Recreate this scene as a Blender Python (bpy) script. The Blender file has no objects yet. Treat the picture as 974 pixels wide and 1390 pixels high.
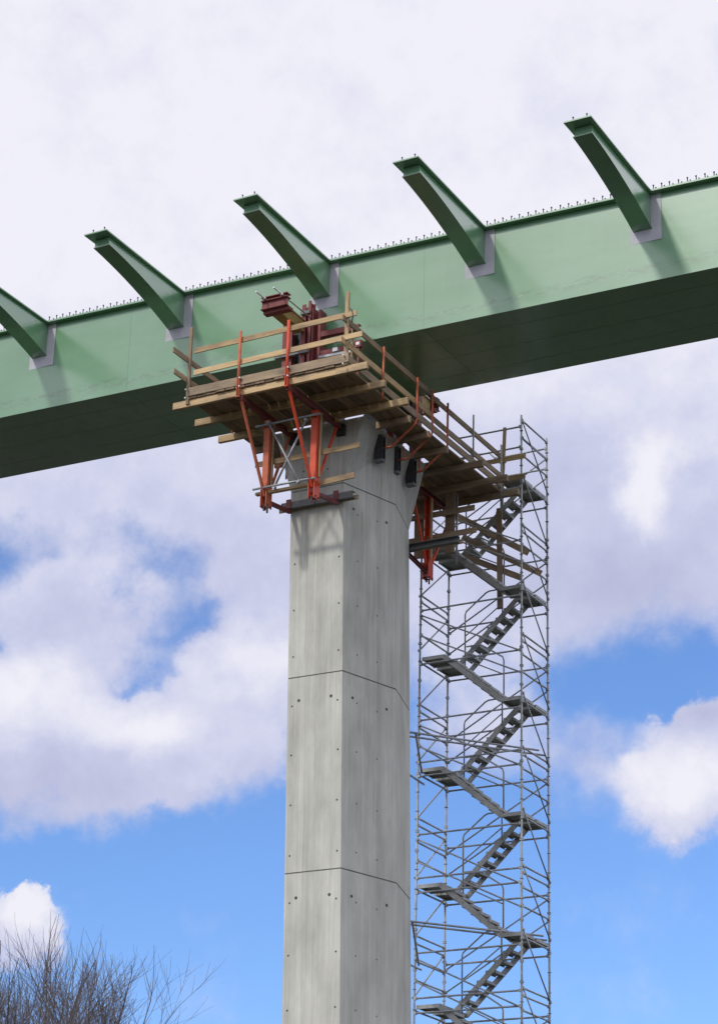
import bpy, bmesh, math, random
from mathutils import Vector, Matrix, noise
random.seed(7)
C = bpy.context.scene.collection
V = Vector
rad = math.radians
GZ = -1.6                                   # ground level; the eye is at z = 0

# ------------------------------------------------------------------ materials
def nt_new(name):
    m = bpy.data.materials.new(name); m.use_nodes = True
    nt = m.node_tree; b = nt.nodes['Principled BSDF']
    return m, nt, b
def N(nt, typ, **kw):
    n = nt.nodes.new(typ)
    for k, v in kw.items(): setattr(n, k, v)
    return n
def noise_node(nt, vec, scale, detail=4, rough=.55, dist=0.):
    n = N(nt, 'ShaderNodeTexNoise'); n.inputs['Scale'].default_value = scale
    n.inputs['Detail'].default_value = detail; n.inputs['Roughness'].default_value = rough
    n.inputs['Distortion'].default_value = dist
    nt.links.new(vec, n.inputs['Vector']); return n
def ramp(nt, fac, stops):
    r = N(nt, 'ShaderNodeValToRGB'); e = r.color_ramp.elements
    e[0].position, e[0].color = stops[0][0], (*stops[0][1], 1)
    e[1].position, e[1].color = stops[-1][0], (*stops[-1][1], 1)
    for p, c in stops[1:-1]:
        q = e.new(p); q.color = (*c, 1)
    nt.links.new(fac, r.inputs['Fac']); return r
def mapping(nt, vec, scale=(1,1,1), loc=(0,0,0)):
    m = N(nt, 'ShaderNodeMapping'); m.inputs['Scale'].default_value = scale; m.inputs['Location'].default_value = loc
    nt.links.new(vec, m.inputs['Vector']); return m
def mix(nt, fac, a, b, mode='MIX'):
    m = N(nt, 'ShaderNodeMix', data_type='RGBA', blend_type=mode)
    for s, x in ((m.inputs[0], fac), (m.inputs[6], a), (m.inputs[7], b)):
        if isinstance(x, (int, float)): s.default_value = x
        elif isinstance(x, tuple): s.default_value = (*x, 1)
        else: nt.links.new(x, s)
    return m.outputs[2]
def math_n(nt, op, a, b=0., clamp=False):
    m = N(nt, 'ShaderNodeMath', operation=op); m.use_clamp = clamp
    for i, x in enumerate((a, b)):
        if isinstance(x, (int, float)): m.inputs[i].default_value = x
        else: nt.links.new(x, m.inputs[i])
    return m.outputs[0]
def bump(nt, b, h, strength=.3, dist=.01):
    n = N(nt, 'ShaderNodeBump'); n.inputs['Strength'].default_value = strength; n.inputs['Distance'].default_value = dist
    nt.links.new(h, n.inputs['Height']); nt.links.new(n.outputs[0], b.inputs['Normal'])
def coords(nt, rnd=True):
    tc = N(nt, 'ShaderNodeTexCoord'); o = tc.outputs['Object']
    if not rnd: return o
    oi = N(nt, 'ShaderNodeObjectInfo')
    m = N(nt, 'ShaderNodeVectorMath', operation='MULTIPLY_ADD')
    nt.links.new(oi.outputs['Random'], m.inputs[0]); m.inputs[1].default_value = (37, 91, 53); nt.links.new(o, m.inputs[2])
    return m.outputs[0]

def wood(name, light, dark, dirt):
    m, nt, b = nt_new(name); v = coords(nt)
    g = noise_node(nt, mapping(nt, v, (1.2, 22, 22)).outputs[0], 1.6, 5, .6, .4)
    c = ramp(nt, g.outputs[0], [(.3, dark), (.7, light)]).outputs[0]
    d = noise_node(nt, mapping(nt, v, (1, 3, 3)).outputs[0], 1.3, 4, .6)
    dm = ramp(nt, d.outputs[0], [(.46, (0,0,0)), (.68, (1,1,1))]).outputs[0]
    c = mix(nt, math_n(nt, 'MULTIPLY', dm, .75), c, dirt)
    oi = N(nt, 'ShaderNodeObjectInfo')
    k = N(nt, 'ShaderNodeMapRange'); k.inputs[3].default_value = .68; k.inputs[4].default_value = 1.2
    nt.links.new(oi.outputs['Random'], k.inputs[0])
    sc = N(nt, 'ShaderNodeVectorMath', operation='SCALE'); nt.links.new(c, sc.inputs[0]); nt.links.new(k.outputs[0], sc.inputs[3])
    nt.links.new(sc.outputs[0], b.inputs['Base Color']); b.inputs['Roughness'].default_value = .8
    b.inputs['Specular IOR Level'].default_value = .25
    bump(nt, b, g.outputs[0], .35, .004); return m
def steel(name, col, col2, wear, rough=.5, metal=0., scale=6., amt=.6):
    m, nt, b = nt_new(name); v = coords(nt)
    n1 = noise_node(nt, v, scale, 5, .6)
    c = ramp(nt, n1.outputs[0], [(.35, col2), (.62, col)]).outputs[0]
    n2 = noise_node(nt, v, scale*3.3, 5, .65)
    w = ramp(nt, n2.outputs[0], [(.56, (0,0,0)), (.66, (1,1,1))]).outputs[0]
    c = mix(nt, math_n(nt, 'MULTIPLY', w, amt), c, wear)
    nt.links.new(c, b.inputs['Base Color'])
    b.inputs['Roughness'].default_value = rough; b.inputs['Metallic'].default_value = metal
    b.inputs['Specular IOR Level'].default_value = .35
    bump(nt, b, n2.outputs[0], .15, .003); return m

M_wood = wood('sawn timber', (.62,.46,.26), (.44,.30,.155), (.24,.18,.12))
M_wold = wood('weathered timber', (.43,.33,.215), (.28,.205,.135), (.15,.118,.09))
M_wdeck = wood('dirty deck timber', (.40,.29,.19), (.23,.165,.11), (.12,.09,.065))
M_red = steel('orange red paint', (.74,.095,.03), (.60,.07,.03), (.30,.10,.06), .42, 0, 5, .5)
M_redd = steel('weathered red paint', (.58,.16,.075), (.47,.12,.06), (.25,.12,.08), .6, 0, 5, .6)
M_mar = steel('oxide red primer', (.24,.065,.062), (.175,.05,.05), (.12,.055,.045), .6, 0, 4, .5)
M_galv = steel('galvanised steel', (.42,.44,.45), (.29,.31,.32), (.15,.13,.11), .5, .35, 4, .4)
M_alu = steel('dull aluminium', (.40,.41,.39), (.30,.305,.29), (.17,.16,.14), .5, .3, 3, .5)
M_rod = steel('bright threaded steel', (.70,.70,.70), (.55,.55,.55), (.3,.25,.2), .3, .6, 12, .3)
M_gray = steel('grey steel section', (.20,.205,.205), (.14,.145,.145), (.11,.08,.06), .6, .1, 4, .5)
M_dark = steel('dark steel', (.055,.058,.06), (.035,.037,.04), (.07,.045,.035), .6, .2, 5, .4)
M_yel = steel('yellow brown beam', (.42,.29,.10), (.30,.20,.08), (.18,.12,.07), .6, 0, 6, .6)
M_rubber = steel('black rubber', (.02,.02,.02), (.015,.015,.015), (.03,.03,.03), .7)
M_white = steel('white sticker', (.8,.8,.8), (.75,.75,.75), (.7,.7,.7), .5)

def green_paint(name, web=False):
    m, nt, b = nt_new(name); v = coords(nt, False)
    big = noise_node(nt, mapping(nt, v, (.35,.35,.9)).outputs[0], 1.1, 4, .55)
    c = ramp(nt, big.outputs[0], [(.3, (.12,.285,.14)), (.5, (.15,.32,.17)), (.72, (.185,.355,.205))]).outputs[0]
    if web:
        s = noise_node(nt, mapping(nt, v, (2.5,1,.22)).outputs[0], 1.6, 4, .6)   # runs and wash marks
        sm = ramp(nt, s.outputs[0], [(.5, (0,0,0)), (.78, (1,1,1))]).outputs[0]
        c = mix(nt, math_n(nt, 'MULTIPLY', sm, .30), c, (.20,.34,.215))
        sep = N(nt, 'ShaderNodeSeparateXYZ'); nt.links.new(v, sep.inputs[0])
        # scuffed dirty line near the lower edge
        wav = noise_node(nt, mapping(nt, v, (.6,1,1)).outputs[0], 1.0, 3)
        zz = math_n(nt, 'ADD', sep.outputs[2], math_n(nt, 'MULTIPLY', wav.outputs[0], .22))
        band = N(nt, 'ShaderNodeMapRange', interpolation_type='SMOOTHSTEP'); nt.links.new(zz, band.inputs[0])
        band.inputs[1].default_value = .52; band.inputs[2].default_value = .44
        band2 = N(nt, 'ShaderNodeMapRange', interpolation_type='SMOOTHSTEP'); nt.links.new(zz, band2.inputs[0])
        band2.inputs[1].default_value = .16; band2.inputs[2].default_value = .42
        n3 = noise_node(nt, mapping(nt, v, (1.4,1,4)).outputs[0], 2.2, 5, .7)
        nm = ramp(nt, n3.outputs[0], [(.44, (0,0,0)), (.6, (1,1,1))]).outputs[0]
        f = math_n(nt, 'MULTIPLY', math_n(nt, 'MULTIPLY', band.outputs[0], band2.outputs[0]), nm)
        c = mix(nt, math_n(nt, 'MULTIPLY', f, .55), c, (.11,.175,.11))
        n4 = noise_node(nt, mapping(nt, v, (5,1,14)).outputs[0], 3, 4, .7)
        nm4 = ramp(nt, n4.outputs[0], [(.6, (0,0,0)), (.68, (1,1,1))]).outputs[0]
        f4 = math_n(nt, 'MULTIPLY', math_n(nt, 'MULTIPLY', band.outputs[0], band2.outputs[0]), nm4)
        c = mix(nt, math_n(nt, 'MULTIPLY', f4, .6), c, (.5,.6,.52))
        # faint plate joints every few metres
        fr = math_n(nt, 'FRACT', math_n(nt, 'MULTIPLY', sep.outputs[0], 1/7.67))
        ln = math_n(nt, 'LESS_THAN', fr, .0028)
        c = mix(nt, math_n(nt, 'MULTIPLY', ln, .10), c, (.16,.26,.18))
    else:
        s = noise_node(nt, v, 2.3, 5, .65)
        sm = ramp(nt, s.outputs[0], [(.5, (0,0,0)), (.7, (1,1,1))]).outputs[0]
        c = mix(nt, math_n(nt, 'MULTIPLY', sm, .35), c, (.14,.20,.15))
    nt.links.new(c, b.inputs['Base Color']); b.inputs['Roughness'].default_value = .32
    b.inputs['IOR'].default_value = 1.45
    b.inputs['Coat Weight'].default_value = 1; b.inputs['Coat Roughness'].default_value = .17; b.inputs['Coat IOR'].default_value = 1.72
    bmp = noise_node(nt, mapping(nt, v, (.8,.8,1.6)).outputs[0], 1.2, 2)
    bump(nt, b, bmp.outputs[0], .12, .02); return m
M_web = green_paint('green coated web', True)
M_grn = green_paint('green coated steel')
def patch_mat():
    m, nt, b = nt_new('grey primer'); v = coords(nt, False)
    n = noise_node(nt, mapping(nt, v, (1,1,.5)).outputs[0], 2.2, 4)
    c = ramp(nt, n.outputs[0], [(.35, (.42,.42,.455)), (.65, (.54,.54,.58))]).outputs[0]
    nt.links.new(c, b.inputs['Base Color']); b.inputs['Roughness'].default_value = .6; return m
M_patch = patch_mat()

def concrete():
    m, nt, b = nt_new('board marked concrete'); v = coords(nt, False)
    fine = noise_node(nt, mapping(nt, v, (12,12,.35)).outputs[0], 1.9, 7, .68)
    c = ramp(nt, fine.outputs[0], [(.28, (.495,.495,.445)), (.5, (.55,.55,.498)), (.72, (.595,.595,.54))]).outputs[0]
    cl = noise_node(nt, mapping(nt, v, (1,1,.45)).outputs[0], 1.3, 5, .6)
    cm = ramp(nt, cl.outputs[0], [(.35, (.80,.80,.79)), (.65, (1.08,1.08,1.07))]).outputs[0]
    c = mix(nt, 1., c, cm, 'MULTIPLY')
    # formwork board seams: narrow vertical bands of slightly different tone
    sep = N(nt, 'ShaderNodeSeparateXYZ'); nt.links.new(v, sep.inputs[0])
    u = math_n(nt, 'ADD', math_n(nt, 'ADD', sep.outputs[0], math_n(nt, 'MULTIPLY', sep.outputs[1], .83)), math_n(nt, 'MULTIPLY', sep.outputs[2], .0245))
    cell = math_n(nt, 'FLOOR', math_n(nt, 'MULTIPLY', u, 1/.125))
    wn = N(nt, 'ShaderNodeTexWhiteNoise', noise_dimensions='1D'); nt.links.new(cell, wn.inputs['W'])
    bm_ = ramp(nt, wn.outputs['Value'], [(0, (.93,.93,.925)), (1, (1.05,1.05,1.05))]).outputs[0]
    c = mix(nt, 1., c, bm_, 'MULTIPLY')
    fr = math_n(nt, 'FRACT', math_n(nt, 'MULTIPLY', u, 1/.125))
    ln = math_n(nt, 'LESS_THAN', fr, .07)
    lnoise = noise_node(nt, mapping(nt, v, (3,3,.5)).outputs[0], 1.2, 3)
    c = mix(nt, math_n(nt, 'MULTIPLY', ln, math_n(nt, 'MULTIPLY', lnoise.outputs[0], .35)), c, (.24,.24,.21))
    # greenish brown run-off streaks
    st = noise_node(nt, mapping(nt, v, (8,8,.4), (3,1,4)).outputs[0], 1.7, 7, .7)
    sm = ramp(nt, st.outputs[0], [(.52, (0,0,0)), (.7, (1,1,1))]).outputs[0]
    zr = N(nt, 'ShaderNodeMapRange'); nt.links.new(sep.outputs[2], zr.inputs[0])
    zr.inputs[1].default_value = 14.; zr.inputs[2].default_value = 20.; zr.inputs[3].default_value = .2; zr.inputs[4].default_value = .7
    c = mix(nt, math_n(nt, 'MULTIPLY', sm, zr.outputs[0]), c, (.31,.30,.19))
    sp = noise_node(nt, v, 26, 3, .6)
    spm = ramp(nt, sp.outputs[0], [(.68, (0,0,0)), (.74, (1,1,1))]).outputs[0]
    c = mix(nt, math_n(nt, 'MULTIPLY', spm, .35), c, (.2,.2,.18))
    nt.links.new(c, b.inputs['Base Color']); b.inputs['Roughness'].default_value = .85
    b.inputs['Specular IOR Level'].default_value = .25
    bump(nt, b, math_n(nt, 'ADD', fine.outputs[0], math_n(nt, 'MULTIPLY', sp.outputs[0], .4)), .35, .008)
    return m
M_con = concrete()
def flat(name, col, rough=.8, scale=3., var=.25):
    m, nt, b = nt_new(name); v = coords(nt)
    n = noise_node(nt, v, scale, 4)
    lo = tuple(x*(1-var) for x in col); hi = tuple(x*(1+var) for x in col)
    c = ramp(nt, n.outputs[0], [(.3, lo), (.7, hi)]).outputs[0]
    nt.links.new(c, b.inputs['Base Color']); b.inputs['Roughness'].default_value = rough; return m
M_hole = flat('form tie hole shade', (.075,.075,.07))
M_joint = flat('joint shadow gap', (.20,.20,.185))
M_bark = flat('grey brown bark', (.12,.105,.10), .9, 8, .35)
M_twig = flat('reddish grey twigs', (.15,.125,.125), .9, 4, .3)
def ground_mat():
    m, nt, b = nt_new('rough meadow'); v = coords(nt, False)
    a = noise_node(nt, v, .06, 6, .6); f = noise_node(nt, v, 1.7, 6, .7)
    c = ramp(nt, a.outputs[0], [(.3, (.011,.015,.007)), (.5, (.018,.021,.010)), (.7, (.027,.024,.015))]).outputs[0]
    c = mix(nt, .5, c, ramp(nt, f.outputs[0], [(.3, (.5,.5,.5)), (.7, (1.3,1.3,1.3))]).outputs[0], 'MULTIPLY')
    nt.links.new(c, b.inputs['Base Color']); b.inputs['Roughness'].default_value = .95; return m

# ------------------------------------------------------------------ builders
def link(name, me, mat, parent=None, mw=None):
    o = bpy.data.objects.new(name, me); C.objects.link(o)
    if mat and not me.materials: me.materials.append(mat)
    if parent: o.parent = parent; o.matrix_parent_inverse = Matrix.Identity(4)
    if mw is not None:
        o.matrix_basis = (world_of(parent).inverted() @ mw) if parent else mw
    return o
def world_of(o):
    m = Matrix.Identity(4)
    while o: m = o.matrix_basis @ m; o = o.parent
    return m
def thing(name, label, cat, loc, group=None):
    o = bpy.data.objects.new(name, None); C.objects.link(o); o.location = loc; o.empty_display_size = .3
    o['label'] = label; o['category'] = cat
    if group: o['group'] = group
    return o
def frame(p0, p1):
    d = (V(p1)-V(p0)); L = d.length; x = d/L
    up = V((0,0,1)) if abs(x.z) < .95 else V((0,1,0))
    y = up.cross(x).normalized(); z = x.cross(y)
    return Matrix(((x.x,y.x,z.x,p0[0]),(x.y,y.y,z.y,p0[1]),(x.z,y.z,z.z,p0[2]),(0,0,0,1))), L
def bm_box(bm, lo, hi, mat=None):
    xs = (lo[0],hi[0]); ys = (lo[1],hi[1]); zs = (lo[2],hi[2])
    vs = [bm.verts.new((x,y,z)) for x in xs for y in ys for z in zs]
    if mat:
        for q in vs: q.co = mat @ q.co
    for f in ((0,1,3,2),(4,6,7,5),(0,4,5,1),(2,3,7,6),(0,2,6,4),(1,5,7,3)):
        bm.faces.new([vs[i] for i in f])
    return vs
def finish(bm, name, bev=0.):
    bmesh.ops.recalc_face_normals(bm, faces=bm.faces[:])
    if bev:
        bmesh.ops.bevel(bm, geom=bm.edges[:], offset=bev, segments=1, affect='EDGES', clamp_overlap=True)
    me = bpy.data.meshes.new(name); bm.to_mesh(me); bm.free(); return me
def bar(name, p0, p1, w, h, mat, parent, bev=.004, roll=0.):
    """a straight member from p0 to p1, w across, h high, centred on the line"""
    mw, L = frame(p0, p1)
    if roll: mw = mw @ Matrix.Rotation(roll, 4, 'X')
    bm = bmesh.new(); bm_box(bm, (0,-w/2,-h/2), (L,w/2,h/2))
    return link(name, finish(bm, name, bev), mat, parent, mw)
def channel(name, p0, p1, w, h, t, mat, parent, roll=0.):
    """U section: web plus two flanges"""
    mw, L = frame(p0, p1)
    if roll: mw = mw @ Matrix.Rotation(roll, 4, 'X')
    bm = bmesh.new(); bm_box(bm, (0,-w/2,-h/2+t), (L,-w/2+t,h/2-t)); bm_box(bm, (0,-w/2,-h/2), (L,w/2,-h/2+t)); bm_box(bm, (0,-w/2,h/2-t), (L,w/2,h/2))
    return link(name, finish(bm, name), mat, parent, mw)
def bm_tube(bm, pts, r, seg=8, r1=None, caps=True):
    pts = [V(p) for p in pts]; rings = []
    for i, p in enumerate(pts):
        a = pts[max(i-1,0)]; b = pts[min(i+1,len(pts)-1)]; d = (b-a).normalized()
        up = V((0,0,1)) if abs(d.z) < .9 else V((0,1,0))
        u = up.cross(d).normalized(); w = d.cross(u)
        rr = r if r1 is None else r + (r1-r)*i/(len(pts)-1)
        rings.append([bm.verts.new(p + (u*math.cos(2*math.pi*k/seg)+w*math.sin(2*math.pi*k/seg))*rr) for k in range(seg)])
    for a, b in zip(rings, rings[1:]):
        for k in range(seg):
            f = bm.faces.new((a[k], a[(k+1)%seg], b[(k+1)%seg], b[k])); f.smooth = True
    if caps:
        bm.faces.new(rings[0][::-1]); bm.faces.new(rings[-1])
def tube(name, p0, p1, r, mat, parent, coupler=False):
    mw, L = frame(p0, p1); bm = bmesh.new(); bm_tube(bm, [(0,0,0),(L,0,0)], r)
    if coupler:
        for x in (.03, L-.03): bm_box(bm, (x-.028,-r*1.45,-r*1.45), (x+.028,r*1.45,r*1.45))
    return link(name, finish(bm, name), mat, parent, mw)
def polytube(name, pts, r, mat, parent):
    o = world_of(parent).translation if parent else V((0,0,0))
    bm = bmesh.new(); bm_tube(bm, [V(p)-o for p in pts], r)
    return link(name, finish(bm, name), mat, parent)
def boxes(name, L, mat, parent, bev=0.):
    o = world_of(parent).translation if parent else V((0,0,0))
    bm = bmesh.new()
    for lo, hi in L: bm_box(bm, V(lo)-o, V(hi)-o)
    return link(name, finish(bm, name, bev), mat, parent)
def prism(bm, poly, fn, o):
    """poly: list of 2D points, fn maps (a, b, side) to 3D, side 0/1"""
    A = [bm.verts.new(V(fn(a,b,0))-o) for a,b in poly]; B = [bm.verts.new(V(fn(a,b,1))-o) for a,b in poly]
    n = len(poly)
    for i in range(n): bm.faces.new((A[i],A[(i+1)%n],B[(i+1)%n],B[i]))
    bm.faces.new(A[::-1]); bm.faces.new(B)

# ------------------------------------------------------------------ ground
bm = bmesh.new()
n = 40; R = 2500
grid = {}
for i in range(n+1):
    for j in range(n+1):
        x = R*(2*i/n-1); y = R*(2*j/n-1)
        grid[i,j] = bm.verts.new((x, y, GZ))
for i in range(n):
    for j in range(n): bm.faces.new((grid[i,j],grid[i+1,j],grid[i+1,j+1],grid[i,j+1]))
g = link('ground', finish(bm, 'ground'), ground_mat()); g['kind'] = 'structure'

# ------------------------------------------------------------------ bridge girder
K = .0209
def gy(x): return 40.508 + K*(x+22.85)
def zt(x): return 25.345 - .0112*(x+22.85)
ZB = 23.25
X0, X1 = -120., 45.
gir = thing('bridge_girder', 'long pale green steel box girder carried across the concrete pier, its curved ribs sticking out', 'bridge girder', (-23.8, 40.49, ZB))
go = V(gir.location)
def strip(name, y0, y1, zlo, zhi, mat, xs=None):
    """box running along the girder; y offsets from the near web line, zlo/zhi functions of x"""
    bm = bmesh.new(); xs = xs or [X0, -60, -30, 0, X1]; rings = []
    for x in xs:
        rings.append([bm.verts.new(V((x, gy(x)+y, z))-go) for y, z in ((y0,zlo(x)),(y1,zlo(x)),(y1,zhi(x)),(y0,zhi(x)))])
    for a, b in zip(rings, rings[1:]):
        for k in range(4): bm.faces.new((a[k],a[(k+1)%4],b[(k+1)%4],b[k]))
    bm.faces.new(rings[0]); bm.faces.new(rings[-1][::-1])
    o = link(name, finish(bm, name), mat, gir); return o
GW = 2.98
def shift_obj(mat): return mat
strip('web_plate', 0, .03, lambda x: ZB, lambda x: zt(x), M_web)
strip('web_plate', GW-.03, GW, lambda x: ZB, lambda x: zt(x), M_web)
strip('bottom_plate', -.035, GW+.035, lambda x: ZB-.045, lambda x: ZB-.002, M_grn)
strip('top_flange', -.16, .40, lambda x: zt(x)+.002, lambda x: zt(x)+.042, M_grn)
strip('top_flange', GW-.40, GW+.16, lambda x: zt(x)+.002, lambda x: zt(x)+.042, M_grn)
# the web textures are laid out in absolute height: objects sit at the girder origin
for o in gir.children: pass

def rib_objects(xc, side):
    """side -1: near web, towards -Y; +1: far web"""
    yr = gy(xc) + (0 if side < 0 else GW); z1 = zt(xc)
    def Y(d): return yr + side*d
    bm = bmesh.new(); hw = .19; NT = 10; tip = 3.4
    pts = []
    for i in range(NT+1):
        t = i/NT; d = tip-.28 + (0-(tip-.28))*t
        z = -.185 + (-.80+.185)*t + .085*4*t*(1-t)
        pts.append((d, z))
    poly = [(0,-.002)] + [(tip-.28,-.002)] + pts
    prism(bm, poly[:], lambda a,b,s: (xc + (-hw if s==0 else hw), Y(a), z1+b), go)
    rb = link('rib', finish(bm, 'rib'), M_grn, gir)
    # bottom flange
    bm = bmesh.new(); fh = .212
    prev = None
    for d, z in pts:
        ring = [bm.verts.new(V((xc+sx*fh, Y(d + (.012 if d > 3 else 0)), z1+z+dz))-go) for sx, dz in ((-1,-.022),(1,-.022),(1,-.001),(-1,-.001))]
        if prev:
            for k in range(4): bm.faces.new((prev[k],prev[(k+1)%4],ring[(k+1)%4],ring[k]))
        else: bm.faces.new(ring)
        prev = ring
    bm.faces.new(prev[::-1])
    link('lower_flange', finish(bm, 'lower_flange'), M_grn, rb)
    # top plate
    bm = bmesh.new(); A = []
    for z in (.003, .033):
        A.append([bm.verts.new(V((xc+dx, Y(d), z1+z))-go) for dx, d in ((-.26,.158),(.26,.158),(.30,tip),(-.30,tip))])
    for k in range(4): bm.faces.new((A[0][k],A[0][(k+1)%4],A[1][(k+1)%4],A[1][k]))
    bm.faces.new(A[0][::-1]); bm.faces.new(A[1])
    link('top_plate', finish(bm, 'top_plate'), M_grn, rb)
    for dx in (-.13, .17):
        bm = bmesh.new(); st = V((xc+dx, Y(tip-.10), z1+.033))-go
        bm_tube(bm, [st, st+V((0,0,.11))], .011, 6); bm_tube(bm, [st+V((0,0,.105)), st+V((0,0,.125))], .019, 6)
        link('shear_stud', finish(bm, 'shear_stud'), M_dark, rb)
    # grey primed field round the welded joint
    yy = yr - .006 if side < 0 else yr + .006
    boxes('primer_patch', [((xc-.47, min(yy, yy-side*.004), z1-1.10), (xc+.42, max(yy, yy-side*.004), z1-.004))], M_patch, gir)
ribs = [-23.82+3.835*k for k in range(-5, 6)]
for k in (-4,-2,0,2,4):                                # site welds: a raised bead down the web and across the soffit
    x = -23.82+3.835*k+2.55
    boxes('weld_seam', [((x-.006, gy(x)-.003, ZB+.002), (x+.006, gy(x)+.002, zt(x)-.002))], M_grn, gir)
    boxes('weld_seam', [((x-.014, gy(x), ZB-.051), (x+.014, gy(x)+GW, ZB-.044))], M_grn, gir)
for d in (.62, 1.49, 2.36):                            # lengthwise stiffener welds showing through the soffit
    bm = bmesh.new(); pts = [(-60,), (45,)]; a = []
    for x in (-60, 45):
        a.append([bm.verts.new(V((x, gy(x)+d+dy, z))-go) for dy, z in ((-.008,ZB-.049),(.008,ZB-.049),(.008,ZB-.044),(-.008,ZB-.044))])
    for k in range(4): bm.faces.new((a[0][k],a[0][(k+1)%4],a[1][(k+1)%4],a[1][k]))
    link('weld_seam', finish(bm, 'weld_seam'), M_grn, gir)
for x in ribs:
    rib_objects(x, -1); rib_objects(x, 1)
# shear studs on the top flange
bm = bmesh.new(); bm_tube(bm, [(0,0,0),(0,0,.10)], .012, 6); bm_tube(bm, [(0,0,.098),(0,0,.118)], .020, 6)
stud_me = finish(bm, 'shear_stud'); stud_me.materials.append(M_dark)
rest = bmesh.new()
nst = 0
for r in ribs:
    for i in range(18):
        x = r + .29 + i*.192
        jit = random.uniform(-.012,.012)
        p = V((x+jit, gy(x)-.12, zt(x)+.040))
        if -33.2 < x < -13.9 and nst < 100:
            o = bpy.data.objects.new('shear_stud', stud_me); C.objects.link(o); o.parent = gir
            o.location = p-go; o.rotation_euler = (random.uniform(-.06,.06), random.uniform(-.06,.06), 0); nst += 1
        else:
            bm_tube(rest, [p-go, p-go+V((0,0,.1))], .012, 5)
        for dy in (.0, .25, GW-.2, GW):
            q = V((x+.02, gy(x)+dy, zt(x)+.040)); bm_tube(rest, [q-go, q-go+V((0,0,.125))], .016, 5)
o = link('shear_studs_rear', finish(rest, 'shear_studs_rear'), M_dark, gir); o['kind'] = 'stuff'; o.name = 'stud_rows'

# ------------------------------------------------------------------ concrete pier
def pcx(z): return -23.674 - .0245*(z-15.6)
PY = 42.02
def hexagon(z, grow=0.):
    c = pcx(z); a = .657-grow; m = 1.095-grow*1.1; h = 1.52-grow
    return [(c-a,PY-h),(c+a,PY-h),(c+m,PY+.05),(c+a,PY+h),(c-a,PY+h),(c-m,PY+.05)]
pier = thing('bridge_pier', 'tall grey six-sided concrete bridge pier with a flared head under the green girder', 'bridge pier', (pcx(GZ), PY, GZ))
po = V(pier.location)
joints = [19.9, 15.61, 11.40, 7.17, 2.94, GZ-.5]
for hi, lo in zip(joints, joints[1:]):
    bm = bmesh.new()
    def ring(z, gr): return [bm.verts.new(V((x,y,z))-po) for x,y in hexagon(z, gr)]
    rr = [ring(hi-.012,.02), ring(hi-.014,.0), ring(lo+.014,.0), ring(lo+.012,.02)]
    for a, b in zip(rr, rr[1:]):
        for k in range(6): bm.faces.new((a[k],a[(k+1)%6],b[(k+1)%6],b[k]))
    bm.faces.new(rr[0]); bm.faces.new(rr[-1])
    link('shaft_section', finish(bm, 'shaft_section'), M_con, pier)
    bm = bmesh.new(); a = [bm.verts.new(V((x,y,hi+.013))-po) for x,y in hexagon(hi,.014)]; b = [bm.verts.new(V((x,y,hi-.013))-po) for x,y in hexagon(hi,.014)]
    for k in range(6): bm.faces.new((a[k],a[(k+1)%6],b[(k+1)%6],b[k]))
    bm.faces.new(a); bm.faces.new(b[::-1])
    link('pour_joint', finish(bm, 'pour_joint'), M_joint, pier)
bm = bmesh.new()
hb = [bm.verts.new(V((x,y,19.914))-po) for x,y in hexagon(19.92)]
TX0, TX1, TY0, TY1, TZ = -24.90, -22.66, 40.505, 43.42, 21.40
ht = [bm.verts.new(V(p)-po) for p in ((TX0,TY0,TZ),(TX1,TY0,TZ),(TX1,PY+.05,TZ),(TX1,TY1,TZ),(TX0,TY1,TZ),(TX0,PY+.05,TZ))]
for k in range(6):
    a,b,c,d = hb[k],hb[(k+1)%6],ht[(k+1)%6],ht[k]
    if k in (0,3): bm.faces.new((a,b,c,d))
    elif k in (1,4): bm.faces.new((a,b,c)); bm.faces.new((a,c,d))
    else: bm.faces.new((a,b,d)); bm.faces.new((b,c,d))
bm.faces.new(hb[::-1]); bm.faces.new(ht)
link('pier_head', finish(bm, 'pier_head'), M_con, pier)
# form tie holes: flush discs coloured dark for the shade inside a hole
def disc(name, p, nrm, r, parent):
    nrm = V(nrm).normalized(); bm = bmesh.new(); oo = world_of(parent).translation
    a = V(p)-oo-nrm*.02; b = V(p)-oo+nrm*.004; bm_tube(bm, [a,b], r, 10)
    return link(name, finish(bm, name), M_hole, parent)
for hi in joints[:4]:
    for dz in (.60,1.68,2.76,3.84):
        z = hi-dz+random.uniform(-.03,.03)
        if z < 3: continue
        H = hexagon(z)
        for u in (.09,.925):
            if hi == 19.9 and dz < 1: continue
            x = H[0][0]+(H[1][0]-H[0][0])*u+random.uniform(-.01,.01)
            disc('tie_hole', (x, H[0][1], z), (0,-1,0), .021, pier)
        nx, ny = (H[2][1]-H[1][1]), -(H[2][0]-H[1][0])
        for u in (.27,.64):
            p = (H[1][0]+(H[2][0]-H[1][0])*u, H[1][1]+(H[2][1]-H[1][1])*u, z+random.uniform(-.04,.04))
            disc('tie_hole', p, (nx,ny,0), .017, pier)
    z = hi-.52; H = hexagon(z); nx, ny = (H[2][1]-H[1][1]), -(H[2][0]-H[1][0])
    if hi < 19:
        for u in (.21,.80): disc('tie_hole', (H[0][0]+(H[1][0]-H[0][0])*u, H[0][1], z), (0,-1,0), .034, pier)
    for u in (.19,.82): disc('tie_hole', (H[1][0]+(H[2][0]-H[1][0])*u, H[1][1]+(H[2][1]-H[1][1])*u, z), (nx,ny,0), .034, pier)
for u, z in ((.22,20.35),(.72,20.3),(.4,20.9)):
    disc('tie_hole', (-24.4+1.2*u, 40.505, z), (0,-1,0), .022, pier)

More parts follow.
